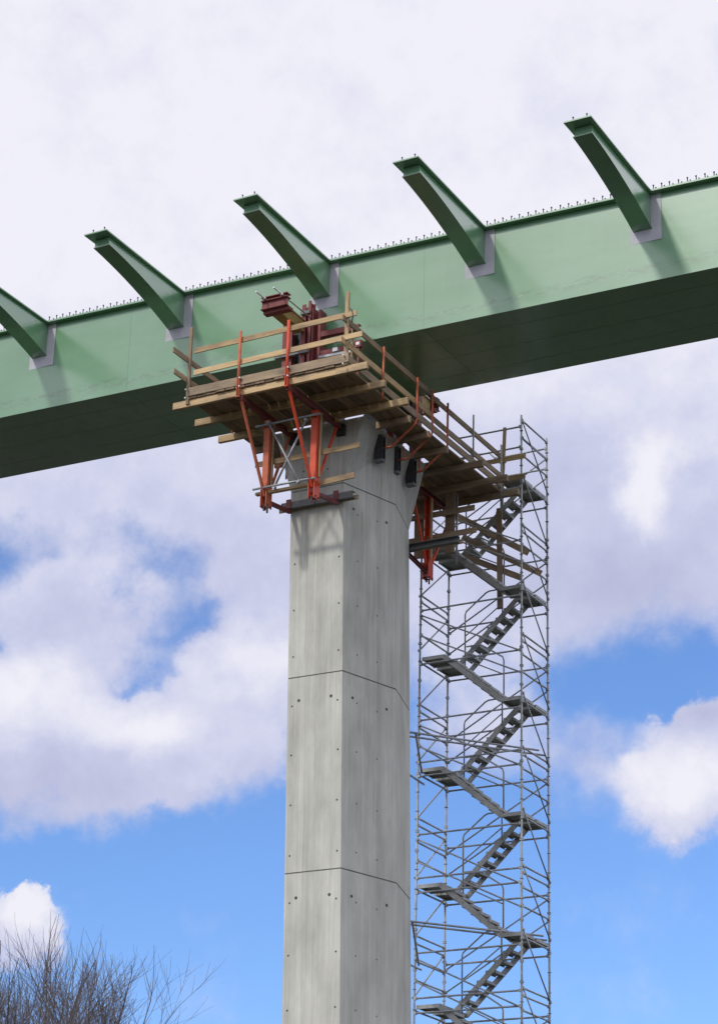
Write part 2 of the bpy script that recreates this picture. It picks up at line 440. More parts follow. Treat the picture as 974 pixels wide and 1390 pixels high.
# bearing stacks between pier head and girder
for i, (y, lab) in enumerate(((41.0, 'grey steel jacking stack on the near end of the pier head under the girder'), (43.0, 'grey steel jacking stack on the far end of the pier head under the girder'))):
    t = thing('jacking_stack', lab, 'jack', (-23.78, y, TZ), 'jacking stacks on the pier head')
    boxes('base_plate', [((-24.1,y-.3,TZ+.001),(-23.46,y+.3,TZ+.05))], M_gray, t)
    boxes('stack_body', [((-24.02+.02*k,y-.25+.01*k,TZ+.052+.3*k),(-23.54-.02*k,y+.25-.01*k,TZ+.34+.3*k)) for k in range(5)], M_gray, t)
    bm = bmesh.new(); c = V((0,0,0)); bm_tube(bm, [V((0,0,1.545)), V((0,0,1.80))], .17, 20); link('jack_ram', finish(bm, 'jack_ram'), M_dark, t)

# ------------------------------------------------------------------ work platform
DX0, DX1 = -25.74, -21.84
plat = thing('work_platform', 'timber plank work platform with board railings wrapped round the pier head', 'work platform', (-23.8, 42.0, 21.28))
ZJ = 21.355
def jr(a): return random.uniform(-a,a)
for y, x0, x1, m in ((38.26,-26.13,-21.35,M_wood),(39.19,-26.16,-21.43,M_wood),(40.16,-26.16,-21.40,M_wood),
                     (43.82,-26.0,-21.40,M_wold),(44.81,-26.1,-21.26,M_wold),(45.67,-26.05,-21.38,M_wold)):
    bar('joist', (x0,y,ZJ+jr(.004)), (x1,y,ZJ+jr(.004)), .085, .16, m, plat, .006)
for y in (41.0,41.9,42.8):
    bar('joist', (-25.74,y,ZJ), (-24.97,y,ZJ), .08, .16, M_wdeck, plat); bar('joist', (-22.62,y,ZJ), (-21.78,y,ZJ), .08, .16, M_wdeck, plat)
# deck planks run along Y
x = DX0; PW = .243
while x + PW <= DX1+.02:
    cx = x + PW/2
    over = TX0-.06 < cx < TX1+.12
    segs = [(38.17,40.44),(43.50,45.76)] if over else [(38.17,41.95+jr(.5)),(None,45.78)]
    if not over: segs[1] = (segs[0][1]+.01, 45.78)
    for y0, y1 in segs:
        bar('deck_plank', (cx,y0+jr(.02),21.462+jr(.003)), (cx,y1+jr(.03),21.462+jr(.003)), PW-.012-random.random()*.008, .045, M_wdeck, plat, .004)
    x += PW
def rail(p0, p1, h=.125, w=.032, m=M_wood): return bar('guard_board', p0, p1, w, h, m, plat, .004)
rail((-25.62,38.165,22.56),(-21.60,38.165,22.59)); rail((-25.60,38.165,22.03),(-21.45,38.165,22.07))
bar('toe_board', (-25.72,38.16,21.585), (-21.76,38.16,21.585), .035, .20, M_wold, plat, .005)
bar('toe_board', (-21.80,38.20,21.585), (-21.80,45.6,21.585), .03, .17, M_wold, plat)
bar('toe_board', (-25.78,38.20,21.585), (-25.78,45.6,21.585), .03, .17, M_wold, plat)
rail((-25.80,37.62,22.40),(-25.80,45.8,22.40),.13,.03,M_wold); rail((-25.80,37.69,21.92),(-25.80,45.75,21.95),.13,.03,M_wold)
rail((-21.86,38.03,22.49),(-21.86,42.2,22.45),.135,.035,M_wold); rail((-21.90,42.0,22.43),(-21.90,46.05,22.39),.135,.035,M_wold)
rail((-21.86,37.98,21.96),(-21.86,42.1,21.94),.14,.035,M_wood); rail((-21.90,41.8,21.92),(-21.90,46.05,21.89),.14,.035,M_wold)
rail((-25.7,45.86,22.36),(-21.29,45.86,22.33),.12,.03,M_wood); rail((-25.7,45.86,21.86),(-21.30,45.86,21.82),.12,.03,M_wood)
bar('railing_post', (-25.74,38.205,21.32), (-25.75,38.205,23.18), .075, .05, M_wold, plat)
bar('railing_post', (-21.85,38.205,21.45), (-21.85,38.205,23.16), .085, .05, M_wood, plat)
bar('railing_post', (-21.93,38.60,21.5), (-21.93,38.60,22.62), .04, .07, M_wold, plat)
bar('railing_post', (-21.93,45.90,21.3), (-21.85,45.90,23.18), .075, .05, M_wold, plat)
for p in ((-25.85,40.2),(-25.85,42.6),(-25.85,45.2)):
    tube('railing_post', (p[0],p[1],21.3), (p[0],p[1],22.6), .022, M_redd, plat)
tube('railing_post', (-21.81,39.77,21.32), (-21.81,39.77,22.56), .024, M_redd, plat)
tube('railing_post', (-21.84,44.2,21.45), (-21.84,44.2,22.80), .022, M_galv, plat)
tube('railing_post', (-21.80,45.6,20.9), (-21.80,45.6,22.6), .024, M_galv, plat)
# red post tubes of the front railing
for x in (-24.41,-23.215):
    bm = bmesh.new(); bm_tube(bm, [(0,0,0),(0,0,1.53)], .032, 10); bm_box(bm, (-.035,-.02,-.03), (.035,.06,.42))
    link('railing_post', finish(bm, 'railing_post'), M_red if x > -24 else M_redd, plat, Matrix.Translation((x,38.105,21.22)))
# bolts and nail heads on the front boards
for x in (-25.72,-24.36,-23.17,-21.84):
    for z in (21.42,21.62): bar('bolt', (x,38.14,z), (x,38.06,z), .03, .03, M_rod, plat, 0)
# gusset hooks at the front right corner
polytube('wire_hook', [(-21.62,38.0,22.3),(-21.58,37.98,22.42),(-21.60,37.97,22.55),(-21.66,37.96,22.62)], .012, M_dark, plat)

# bent red tube hangers on the side of the pier head
for i, (y, lab) in enumerate(((41.32,'bent rusty red tube hanger on the pier head side, nearest of three under the walkway'),(42.05,'bent rusty red tube hanger on the pier head side, middle of three under the walkway'),(42.80,'bent rusty red tube hanger on the pier head side, farthest of three under the walkway'))):
    t = thing('railing_hanger', lab, 'bracket', (-22.62, y, 21.0), 'bent tube hangers under the walkway')
    polytube('bent_tube', [(-21.795,y,22.50),(-21.795,y,21.46),(-21.82,y,21.40),(-22.38,y,20.97),(-22.42,y,20.95),(-22.70,y,20.95)], .027, M_redd, t)
    tube('stub', (-22.50,y,20.94), (-22.50,y,21.26), .018, M_redd, t)
    boxes('mounting_channel', [((-22.80,y-.075,20.68),(-22.59,y-.058,21.26)),((-22.80,y+.038,20.68),(-22.59,y+.055,21.26)),((-22.80,y-.057,20.68),(-22.63,y+.037,21.26))], M_dark, t)
    boxes('base_shoe', [((-22.80,y-.075,20.62),(-22.59,y+.055,20.679))], M_gray, t)

# ------------------------------------------------------------------ red triangular brackets
def bracket(x, side, lab, mat, mat2):
    """side -1: in front of the pier (towards -Y), +1 behind"""
    def Y(d): return PY + side*d              # distance from the pier centre
    t = thing('support_bracket', lab, 'bracket', (x, Y(2.65), 19.25), 'red steel brackets carrying the platform')
    face = 1.55
    channel('top_beam', (x,Y(3.86),21.205), (x,Y(face+.03),21.205), .09, .13, .014, mat2, t)  # darker red puts the shade under the deck into the beam colour
    bm = bmesh.new()                                   # main post: two webs and a front plate
    hub = V((x, Y(2.64), 19.28))
    for dx in (-.062,.062): bm_box(bm, V((dx-.008,-.07,.12)), V((dx+.008,.07,1.86)))
    bm_box(bm, V((-.070,-.085,.12)), V((.070,-.071,1.86)))
    if side > 0: bmesh.ops.rotate(bm, cent=(0,0,0), matrix=Matrix.Rotation(math.pi,3,'Z'), verts=bm.verts[:])
    link('main_post', finish(bm, 'main_post'), mat, t, Matrix.Translation(hub))
    bar('nailing_strip', (x+.10,Y(2.60),19.6), (x+.10,Y(2.60),21.1), .03, .06, M_wood, t)
    bar('outer_strut', (x,Y(3.80),21.15), (x,Y(2.70),19.36), .055, .055, mat, t)
    bar('inner_strut', (x,Y(face+.22),21.12), (x,Y(2.56),19.42), .05, .05, mat, t)
    channel('lower_strut', (x,Y(2.58),19.27), (x,Y(face+.06),19.40), .08, .08, .012, mat2, t)
    boxes('hub_plate', [((x-.075,Y(2.64)-.12,19.10),(x-.060,Y(2.64)+.12,19.50)),((x+.060,Y(2.64)-.12,19.10),(x+.075,Y(2.64)+.12,19.50))], mat, t)
    for dy in (-.07,.07):
        tube('bolt', (x-.10,Y(2.64)+dy,19.14), (x+.10,Y(2.64)+dy,19.14), .018, M_dark, t)
        bar('spindle', (x,Y(2.64)+dy,19.12), (x,Y(2.64)+dy,19.02), .03, .03, M_dark, t, 0)
    bm = bmesh.new(); bm_tube(bm, [V((-.05,0,0)),V((.05,0,0))], .055, 8); bm_box(bm, (-.015,-.11,-.018), (.015,.11,.018))
    link('wing_nut', finish(bm, 'wing_nut'), M_yel, t, Matrix.Translation((x+.13, Y(face+.42), 21.20)))
    boxes('anchor_shoe', [((x-.10,min(Y(face-.04),Y(face+.09)),21.02),(x+.10,max(Y(face-.04),Y(face+.09)),21.26))], M_dark, t)
    return t
bracket(-24.38, -1, 'weathered orange red bracket under the platform front, at the left corner of the pier', M_redd, M_mar)
bracket(-23.205, -1, 'bright red bracket under the platform front, below the taller front railing tube', M_red, M_mar)
bracket(-24.38, 1, 'red bracket behind the pier, mostly hidden by the concrete', M_red, M_mar)
bracket(-23.205, 1, 'dark red bracket behind the pier beside the stair tower top', M_red, M_mar)

def one(name, lab, cat, loc, group=None): return thing(name, lab, cat, loc, group)
# tube bracing between the two front brackets
t = one('tube_bracing', 'galvanised tube cross bracing between the two front red brackets', 'bracing', (-23.8, 39.3, 19.5))
tube('ledger', (-24.62,39.22,19.515), (-23.10,39.22,19.515), .026, M_galv, t); tube('ledger', (-24.62,39.22,20.99), (-23.03,39.22,20.99), .026, M_galv, t)
tube('diagonal', (-24.30,39.20,21.05), (-23.44,39.16,19.44), .025, M_galv, t, True); tube('diagonal', (-23.36,39.24,20.95), (-24.12,39.25,19.46), .025, M_galv, t, True)
# loose boards nailed to the brackets
def board(lab, p0, p1, w, h, m=M_wood, group='loose boards on the brackets', cat='board', roll=0.):
    o = bar('timber_board', p0, p1, w, h, m, None, .005, roll)
    o['label'] = lab; o['category'] = cat; o['group'] = group; return o
board('pale timber board nailed across the front red brackets at mid height', (-24.76,39.50,20.22), (-22.19,39.50,20.215), .03, .125)
board('timber board lying along the bottom of the front red brackets', (-24.62,39.36,19.45), (-23.26,39.36,19.44), .10, .06)
board('short bright timber board end right of the bright red bracket foot', (-23.12,39.50,19.505), (-22.29,39.50,19.54), .04, .13)
# waling beams against the pier face
def waling(y, lab, ylab, x0, x1, side):
    t = one('waling_beam', lab, 'beam', ((x0+x1)/2, y, 19.5), 'waling beams clamped to the pier')
    bm = bmesh.new()
    channel('steel_channel', (x0+.12,y,19.53), (x1-.06,y,19.53), .12, .15, .014, M_gray, t, math.pi if side > 0 else 0)
    bar('timber_packing', (x0,y+.075,19.49), (x1+.01,y+.075,19.49), .026, .10, M_wood, t)
    for x in (-24.38,-23.205):
        boxes('clamp_plate', [((x-.06,min(y+side*.068,y+side*.085),19.46),(x+.06,max(y+side*.068,y+side*.085),19.66))], M_mar, t)
waling(40.40, 'grey steel waling with timber packing clamped to the front face of the pier', '', -24.70, -22.74, -1)
waling(43.66, 'dark grey steel waling clamped to the back of the pier near the stair tower', '', -25.0, -21.86, 1)
board('upper brown board nailed to the rear bracket below the platform', (-24.9,44.72,20.72), (-22.05,44.72,20.72), .03, .14, M_wold)
board('lower brown board nailed to the rear bracket below the platform', (-24.9,44.72,20.14), (-22.0,44.72,20.16), .03, .14, M_wold)
for i,(x,l) in enumerate(((-23.55,'dull formwork panel standing behind the rear bracket, left one'),(-22.75,'dull formwork panel standing behind the rear bracket, right one'))):
    o = bar('formwork_panel', (x,44.86,19.75), (x,44.86,21.2), .25, .03, M_wold, None, .004); o['label'] = l; o['category'] = 'panel'; o['group'] = 'panels behind the rear bracket'
tube_o = tube('scaffold_tube', (-22.62,44.95,19.5), (-22.62,44.95,21.2), .03, M_galv, None); tube_o['label'] = 'upright grey scaffold tube beside the rear red bracket'; tube_o['category'] = 'scaffold tube'
# rough timber guard inside the stair tower
k = 1.013; Yg = 46.64
t = one('timber_guard', 'sloping brown planks nailed to an upright board inside the top of the stair tower', 'guard rail', (-22.3, Yg, 19.0))
bar('guard_board', (-23.53,Yg,21.51), (-21.58,Yg,20.20), .03, .15, M_wold, t); bar('guard_board', (-23.32,Yg,20.90), (-21.26,Yg,19.63), .03, .15, M_wold, t)
bar('guard_board', (-23.34,Yg,20.43), (-21.75,Yg,19.60), .03, .15, M_wold, t); bar('upright_board', (-22.33,Yg-.035,21.46), (-22.30,Yg-.035,18.90), .14, .035, M_wold, t)

# ------------------------------------------------------------------ oxide red clamp frames on the platform
def clamp(name, lab, rot):
    t = thing(name, lab, 'clamp frame', (-23.8, 42.0, 21.485), 'steel clamp frames gripping the girder')
    def ch(n_, p0, p1, w, h, tt=.014, roll=0, m=M_mar): return channel(n_, p0, p1, w, h, tt, m, t, roll)
    yb = 40.14
    ch('post', (-24.50,yb,21.49), (-24.50,yb,24.0), .10, .16); ch('post', (-24.36,yb+.02,21.49), (-24.36,yb+.02,23.7), .08, .14)
    ch('post', (-24.02,yb,21.49), (-24.02,yb,24.22), .10, .16); ch('post', (-23.86,yb,21.49), (-23.86,yb,24.27), .07, .2)
    boxes('stiffener_plate', [((-23.80,yb-.08,21.6),(-23.785,yb+.20,24.1)),((-23.66,yb-.05,21.6),(-23.60,yb+.20,24.02)),((-23.784,yb+.10,21.6),(-23.661,yb+.115,24.02))], M_mar, t)
    boxes('cavity_shade_sheet', [((-24.44,yb+.16,22.6),(-24.0,yb+.19,23.75))], M_dark, t)  # dark sheet put in for the shaded cavity between the posts
    boxes('saddle_plate', [((-24.70,yb-.16,22.98),(-23.84,yb-.09,23.04)),((-24.60,yb-.18,23.04),(-24.0,yb-.10,23.10))], M_gray, t); boxes('rod_anchor', [((-24.08,yb-.15,23.95),(-23.84,yb-.09,24.02))], M_gray, t)
    boxes('cantilever_arm', [((-24.22,39.02,23.56),(-24.205,yb-.10,23.80)),((-24.02,39.02,23.56),(-24.005,yb-.10,23.80)),((-24.24,39.02,23.53),(-23.985,yb-.10,23.559)),((-24.24,39.02,23.801),(-23.985,yb-.10,23.83))], M_yel, t)
    boxes('cap_channel', [((-24.38,38.86,23.60),(-23.72,38.875,23.78)),((-24.38,38.80,23.781),(-23.72,38.98,23.80)),((-24.38,38.80,23.58),(-23.72,38.98,23.599)),
                          ((-24.38,38.81,23.87),(-23.72,38.98,23.89)),((-24.38,38.87,23.801),(-24.26,38.885,23.869)),((-23.84,38.87,23.801),(-23.72,38.885,23.869)),((-24.36,38.90,23.51),(-23.70,39.06,23.579))], M_mar, t)
    for x in (-24.27,-23.83):
        r_ = tube('threaded_rod', (x,38.42,23.83), (x,yb-.02,23.83), .017, M_rod, t)
        for y in (38.79,): bar('nut', (x,y-.03,23.83), (x,y+.02,23.83), .06, .06, M_rod, r_, .01)
    ch('cross_beam', (-23.58,yb,23.40), (-22.62,yb,23.38), .12, .13); ch('cross_beam', (-23.58,yb+.02,22.92), (-22.9,yb+.02,22.92), .12, .14)
    bar('hydraulic_line', (-23.56,yb-.14,22.78), (-22.6,yb-.14,22.75), .05, .06, M_galv, t); boxes('valve_block', [((-23.2,yb-.18,22.83),(-23.08,yb-.09,22.92))], M_rod, t)
    if rot: t.rotation_euler = (0,0,math.pi)
    return t
clamp('clamp_frame', 'oxide red clamp frame with two threaded rods at the near web of the girder', False)
clamp('clamp_frame', 'oxide red clamp frame on the far side of the girder, above the rear walkway', True)
t = thing('junction_box', 'small dark red box with a white sticker by the front right railing corner', 'junction box', (-22.52, 39.9, 22.78), None)
boxes('box_body', [((-22.60,39.87,22.76),(-22.44,39.99,22.93))], M_mar, t, .006); boxes('sticker', [((-22.56,39.864,22.81),(-22.48,39.869,22.88))], M_white, t)
boxes('stand', [((-22.54,39.9,21.49),(-22.50,39.94,22.755))], M_mar, t)

# ------------------------------------------------------------------ stair tower
TXL, TXR, TYF, TYB = -24.02, -21.42, 45.90, 47.34
tw = thing('stair_tower', 'slender galvanised scaffold stair tower rising behind the concrete pier to the platform', 'scaffold tower', ((TXL+TXR)/2, (TYF+TYB)/2, GZ))
to = V(tw.location)
def standard(x, y, top):
    bm = bmesh.new(); bm_tube(bm, [V((x,y,GZ))-to, V((x,y,top))-to], .0255, 10)
    z = GZ+.4
    while z < top:
        c = V((x,y,z))-to; bm_tube(bm, [c-V((0,0,.005)), c+V((0,0,.005))], .044, 8)
        if random.random() < .3: bm_box(bm, c-V((.036,.036,.045)), c+V((.036,.036,-.01)))
        z += .4485
    bm_box(bm, V((x-.08,y-.08,GZ))-to, V((x+.08,y+.08,GZ+.02))-to)
    link('standard', finish(bm, 'standard'), M_galv, tw)
standard(TXL,TYF,21.1); standard(TXR,TYF,23.42); standard(TXL,TYB,21.2); standard(TXR,TYB,23.40)
ZV = 8.2        # below this the tower is out of the picture: plain lower lifts in one mesh
low = bmesh.new()
def tt(name, p0, p1, r=.0225, coupler=True):
    if max(p0[2],p1[2]) < ZV: bm_tube(low, [V(p0)-to, V(p1)-to], r, 6); return
    p0 = V(p0)+V((0,0,jr(.006))); p1 = V(p1)+V((0,0,jr(.006)))
    tube(name, p0, p1, r, M_galv, tw, coupler)
def plate_boxes(y0, y1, x0, x1, z):
    return [((x0,y0,z-.025),(x1,y1,z)), ((x0,y0,z-.085),(x1,y0+.035,z-.0255)), ((x0,y1-.035,z-.085),(x1,y1,z-.0255)), ((x0,y0+.036,z-.07),(x0+.03,y1-.036,z-.0255)), ((x1-.03,y0+.036,z-.07),(x1,y1-.036,z-.0255))]
def flight(y0, y1, zl, zr, full):
    """one stair unit from the left landing at zl to the right landing at zr"""
    if max(zl,zr) < ZV:
        for lo,hi in plate_boxes(y0,y1,-23.99,-23.34,zl)+plate_boxes(y0,y1,-21.98,-21.42,zr): bm_box(low, V(lo)-to, V(hi)-to)
        for y in (y0+.02,y1-.02):
            mw, L = frame(V((-23.36,y,zl-.05))-to, V((-21.96,y,zr-.05))-to); bm_box(low, (0,-.02,-.07), (L,.02,.07), mw)
        return
    f = bpy.data.objects.new('stair_flight', None); C.objects.link(f); f.parent = tw; f.location = V((-22.7,(y0+y1)/2,(zl+zr)/2))-to
    up = zr > zl
    xa, xb = -23.43, -21.94
    for y in (y0+.02,y1-.02): bar('stringer', (xa,y,zl-.05), (xb,y,zr-.05), .03, .125, M_alu, f, .004)
    boxes('landing', plate_boxes(y0,y1,-23.99,xa+.02,zl), M_alu, f); boxes('landing', plate_boxes(y0,y1,xb-.02,-21.43,zr), M_alu, f)
    n = 6
    for i in range(1,n+1):
        u = i/(n+1); x = xa+(xb-xa)*u; z = zl+(zr-zl)*u
        boxes('tread', [((x-.125,y0+.041,z-.03),(x+.125,y1-.041,z)),((x-.125,y0+.041,z-.06),(x-.105,y1-.041,z-.031)),((x+.105,y0+.041,z-.06),(x+.125,y1-.041,z-.031))], M_alu, f)
def guard(pts):
    if max(p[2] for p in pts) < ZV: return
    polytube('guard_frame', pts, .0195, M_galv, tw)
YM0, YM1 = 46.57, 46.69
for kk in range(-5, 4):
    zl = 12.36+2.69*kk; zr = zl+1.43; zr0 = zr-2.69
    # flights: back one climbs to the right, front one falls to the right
    flight(YM1+.02, TYB-.05, zl, zr, True)
    flight(TYF+.05, YM0-.02, zl, zr0, True)
    # ledgers along X
    for z in (zl-.19, zr-.29):
        tt('ledger', (TXL,TYF,z), (TXR,TYF,z)); tt('ledger', (TXL,TYB,z+.02), (TXR,TYB,z+.02))
    tt('ledger', (TXL,TYF,zl+.14), (TXR,TYF,zl+.14)) if kk in (0,1,-1) else None
    # stair handrails across the full bay
    for h in (.52,1.03):
        tt('handrail', (TXL,TYF-.03,zl+h), (TXR,TYF-.03,zr0+h), .019)
        tt('handrail', (TXL,TYB+.03,zl+h), (TXR,TYB+.03,zr+h), .019)
    # side ledgers along Y
    for h in (-.13,.55,.97):
        tt('ledger', (TXL,TYF,zl+h), (TXL,TYB,zl+h)); tt('ledger', (TXR,TYF,zr+h), (TXR,TYB,zr+h))
    for h in (.03,.20):
        tt('ledger', (TXR,TYF,zl+h), (TXR,TYB,zl+h)); tt('ledger', (TXL,TYF,zl+1.33+h), (TXL,TYB,zl+1.33+h))
    # diagonals on the end frames
    tt('diagonal_brace', (TXL-.03,TYF,zl+.15), (TXL-.03,TYB,zl+1.36), .019); tt('diagonal_brace', (TXL-.03,TYF,zl+1.50), (TXL-.03,TYB,zl+2.66), .019)
    tt('diagonal_brace', (TXR+.03,TYF,zl+.2), (TXR+.03,TYB,zr0+.05), .017); tt('diagonal_brace', (TXR+.03,TYF,zr+.05), (TXR+.03,TYB,zl+.1), .017)
    # guard frames between the flights
    ym = 46.63
    guard([(-23.21,ym,zl-.25),(-23.22,ym,zl+1.15),(-23.20,ym,zl+1.23),(-22.68,ym,zl+1.63),(-22.60,ym,zl+1.66),(-22.28,ym,zl+1.67),(-22.25,ym,zl+1.63),(-22.25,ym,zl+1.0)])
    guard([(-22.21,ym,zl-1.02),(-22.21,ym,zl-.12),(-22.24,ym,zl-.02),(-22.78,ym,zl+.34),(-22.86,ym,zl+.37),(-23.18,ym,zl+.36)])
    tt('guard_rail', (-23.22,ym,zl+.62), (-22.25,ym,zl+1.30), .015, False); tt('guard_rail', (-22.21,ym,zl-.45), (-23.2,ym,zl+.05), .015, False)
# top lift above the last landing
zr = 12.36+2.69*3+1.43
boxes('landing', plate_boxes(TYF+.05,YM0-.02,-21.98,-21.43,zr), M_alu, tw)
boxes('landing', plate_boxes(TYF+.02,YM0-.02,-22.9,-22.0,zr-.1), M_alu, tw)
for z in (23.13,22.60): tt('ledger', (TXL+.9,TYF,z), (TXR,TYF,z)); tt('ledger', (TXL+1.2,TYB,z), (TXR,TYB,z))
for z in (23.30,22.85): tt('ledger', (TXR,TYF,z), (TXR,TYB,z))
tt('diagonal_brace', (TXR+.03,TYF,23.25), (TXR+.03,TYB,21.9), .017)
guard([(-23.5,ym,21.4),(-23.5,ym,22.75),(-23.42,ym,22.88),(-23.1,ym,23.0),(-22.6,ym,22.95),(-22.2,ym,22.5)])
o = link('lower_lifts', finish(low, 'lower_lifts'), M_galv, tw); o['kind'] = 'stuff'
# ties to the pier
def tie(lab, pairs):
    t = one('tie_tube', lab, 'scaffold tie', pairs[0][0], 'tie tubes between the pier and the stair tower')
    for p0, p1 in pairs: tube('tube', p0, p1, .0245, M_galv, t)
tie('pair of dark tie tubes from the pier back to the stair tower, upper set', [((-24.05,43.60,15.40),(-21.39,46.76,15.40)), ((-24.48,43.62,15.42),(-21.42,47.20,15.40)), ((-23.34,44.45,15.40),(-23.95,45.95,14.95)), ((-23.6,43.6,14.6),(-24.02,46.2,14.75))])
tie('pair of dark tie tubes from the pier back to the stair tower, lower set', [((-24.0,43.60,11.15),(-21.3,46.76,11.15)), ((-24.4,43.62,11.17),(-21.42,47.20,11.15)), ((-23.34,44.45,11.15),(-23.95,45.95,10.55)), ((-23.6,43.6,10.35),(-24.02,46.2,10.5))])

# ------------------------------------------------------------------ bare trees
def tree(az, dist, height, lab, seed, spread=.5):
    rnd = random.Random(seed); a = rad(az)
    base = V((math.sin(a)*dist, math.cos(a)*dist, GZ))
    t = thing('bare_tree', lab, 'tree', base, 'bare trees beyond the bridge')
    tr = bmesh.new(); tw_ = bmesh.new()
    def grow(p, d, L, r, lev):
        seg = 5 if lev < 3 else 3; pts = [p]; q = p.copy(); dd = d.copy()
        for i in range(seg):
            dd = (dd + V((rnd.gauss(0,.10),rnd.gauss(0,.10),rnd.gauss(.035,.05)))).normalized()
            q = q + dd*(L/seg); pts.append(q.copy())
        bm_tube(tr if lev < 3 else tw_, pts, r, 6 if lev < 2 else 4 if lev < 3 else 3, r*(.55 if lev < 4 else .5), False)
        if lev >= 4 or q.z > height*1.02: return
        nb = (9,6,6,4,3)[lev]
        for i in range(nb):
            u = .28 + .72*(i+rnd.random())/nb if lev else .30+.70*(i+rnd.random())/nb
            idx = min(int(u*seg), seg-1); f = u*seg-idx; pp = pts[idx].lerp(pts[idx+1], min(f,1))
            ax = V((rnd.gauss(0,1),rnd.gauss(0,1),rnd.gauss(0,.3))).normalized()
            ang = rnd.uniform(.35,.75) * (1. if lev else spread*1.9)
            nd = (dd*math.cos(ang) + ax.cross(dd).normalized()*math.sin(ang) + V((0,0,.18))).normalized()
            if lev == 0: LL = height*rnd.uniform(.26,.40)*(1.15-.5*u)
            else: LL = L*rnd.uniform(.42,.66)
            grow(pp, nd, LL, max(r*rnd.uniform(.36,.5)*(1.1-.35*u), .006), lev+1)
        if lev: grow(q, dd, L*.55, max(r*.5,.006), lev+1)
    grow(V((0,0,0)), V((rnd.gauss(0,.03),rnd.gauss(0,.03),1)).normalized(), height*.76, height*.011, 0)
    link('trunk', finish(tr, 'trunk'), M_bark, t); link('crown', finish(tw_, 'crown'), M_twig, t)
for az, dist, h, lab, sd in TREES if 'TREES' in globals() else (
    (-35.1, 78, 18.6, 'bare tree whose tall twiggy top ends furthest right in the lower left corner', 11),
    (-35.85, 81, 18.6, 'bare tree second from the right in the row at lower left', 5),
    (-36.55, 84, 19.0, 'bare tree in the middle of the row at lower left, with crooked twigs', 23),
    (-37.25, 86, 19.3, 'bare tree left of the middle one, in front of the small white cloud', 41),
    (-37.95, 83, 18.0, 'bare tree cut off by the left edge of the picture', 52)):
    tree(az, dist, h*.915, lab, sd, .29)

# ------------------------------------------------------------------ camera
cam = bpy.data.cameras.new('camera'); co = bpy.data.objects.new('camera', cam); C.objects.link(co)
yaw, pitch, roll = rad(-29.295), rad(22.404), rad(1.5886)
f = V((math.sin(yaw)*math.cos(pitch), math.cos(yaw)*math.cos(pitch), math.sin(pitch)))
r = V((math.cos(yaw), -math.sin(yaw), 0)); u = r.cross(f)
r2 = r*math.cos(roll)+u*math.sin(roll); u2 = -r*math.sin(roll)+u*math.cos(roll)
co.matrix_world = Matrix(((r2.x,u2.x,-f.x,0),(r2.y,u2.y,-f.y,0),(r2.z,u2.z,-f.z,0),(0,0,0,1)))
cam.sensor_fit = 'VERTICAL'; cam.sensor_height = 36; cam.lens = 3184.4/1390*36
cam.clip_start = .1; cam.clip_end = 6000
bpy.context.scene.camera = co

# ------------------------------------------------------------------ sun and sky
sd = V((-.29,-1.,.88)).normalized()                # towards the sun
sl = bpy.data.lights.new('sun', 'SUN'); sl.energy = 1.75; sl.angle = rad(4.5); sl.color = (1,.965,.90)
so = bpy.data.objects.new('sun', sl); C.objects.link(so); so.rotation_euler = sd.to_track_quat('Z','Y').to_euler()
w = bpy.data.worlds.new('World'); bpy.context.scene.world = w; w.use_nodes = True
nt = w.node_tree; nt.nodes.clear()
out = N(nt, 'ShaderNodeOutputWorld'); bg = N(nt, 'ShaderNodeBackground'); nt.links.new(bg.outputs[0], out.inputs[0])
STR = .15; bg.inputs[1].default_value = STR
sky = N(nt, 'ShaderNodeTexSky', sky_type='NISHITA'); sky.sun_disc = False
sky.sun_elevation = math.asin(sd.z); sky.sun_rotation = math.atan2(sd.x, sd.y)
sky.air_density = 1.0; sky.dust_density = .3; sky.ozone_density = 2.0; sky.altitude = 300
blue = mix(nt, 1., sky.outputs[0], (.66,.83,1.13), 'MULTIPLY')
tc = N(nt, 'ShaderNodeTexCoord'); D = tc.outputs['Generated']
# wobble the direction a little so that the cloud edges billow
def vadd(a, b, op='ADD'):
    m = N(nt, 'ShaderNodeVectorMath', operation=op)
    for i, x in enumerate((a, b)):
        if isinstance(x, tuple): m.inputs[i].default_value = x
        else: nt.links.new(x, m.inputs[i])
    return m.outputs[0]
wn1 = noise_node(nt, D, 26, 7, .6); wn2 = noise_node(nt, D, 9, 3, .5)
off = vadd(vadd(wn1.outputs['Color'], (.5,.5,.5), 'SUBTRACT'), (.045,.045,.045), 'MULTIPLY')
off2 = vadd(vadd(wn2.outputs['Color'], (.5,.5,.5), 'SUBTRACT'), (.05,.05,.05), 'MULTIPLY')
Dw = vadd(vadd(D, off), off2)
sep = N(nt, 'ShaderNodeSeparateXYZ'); nt.links.new(Dw, sep.inputs[0])
az = math_n(nt, 'MULTIPLY', math_n(nt, 'ARCTAN2', sep.outputs[0], sep.outputs[1]), 180/math.pi)
hyp = math_n(nt, 'SQRT', math_n(nt, 'ADD', math_n(nt, 'MULTIPLY', sep.outputs[0], sep.outputs[0]), math_n(nt, 'MULTIPLY', sep.outputs[1], sep.outputs[1])))
el = math_n(nt, 'MULTIPLY', math_n(nt, 'ARCTAN2', sep.outputs[2], hyp), 180/math.pi)
AE = N(nt, 'ShaderNodeCombineXYZ'); nt.links.new(az, AE.inputs[0]); nt.links.new(el, AE.inputs[1])
def sstep(x, a, b, lo=0., hi=1.):
    m = N(nt, 'ShaderNodeMapRange', interpolation_type='SMOOTHSTEP'); nt.links.new(x, m.inputs[0])
    m.inputs[1].default_value = a; m.inputs[2].default_value = b; m.inputs[3].default_value = lo; m.inputs[4].default_value = hi
    return m.outputs[0]
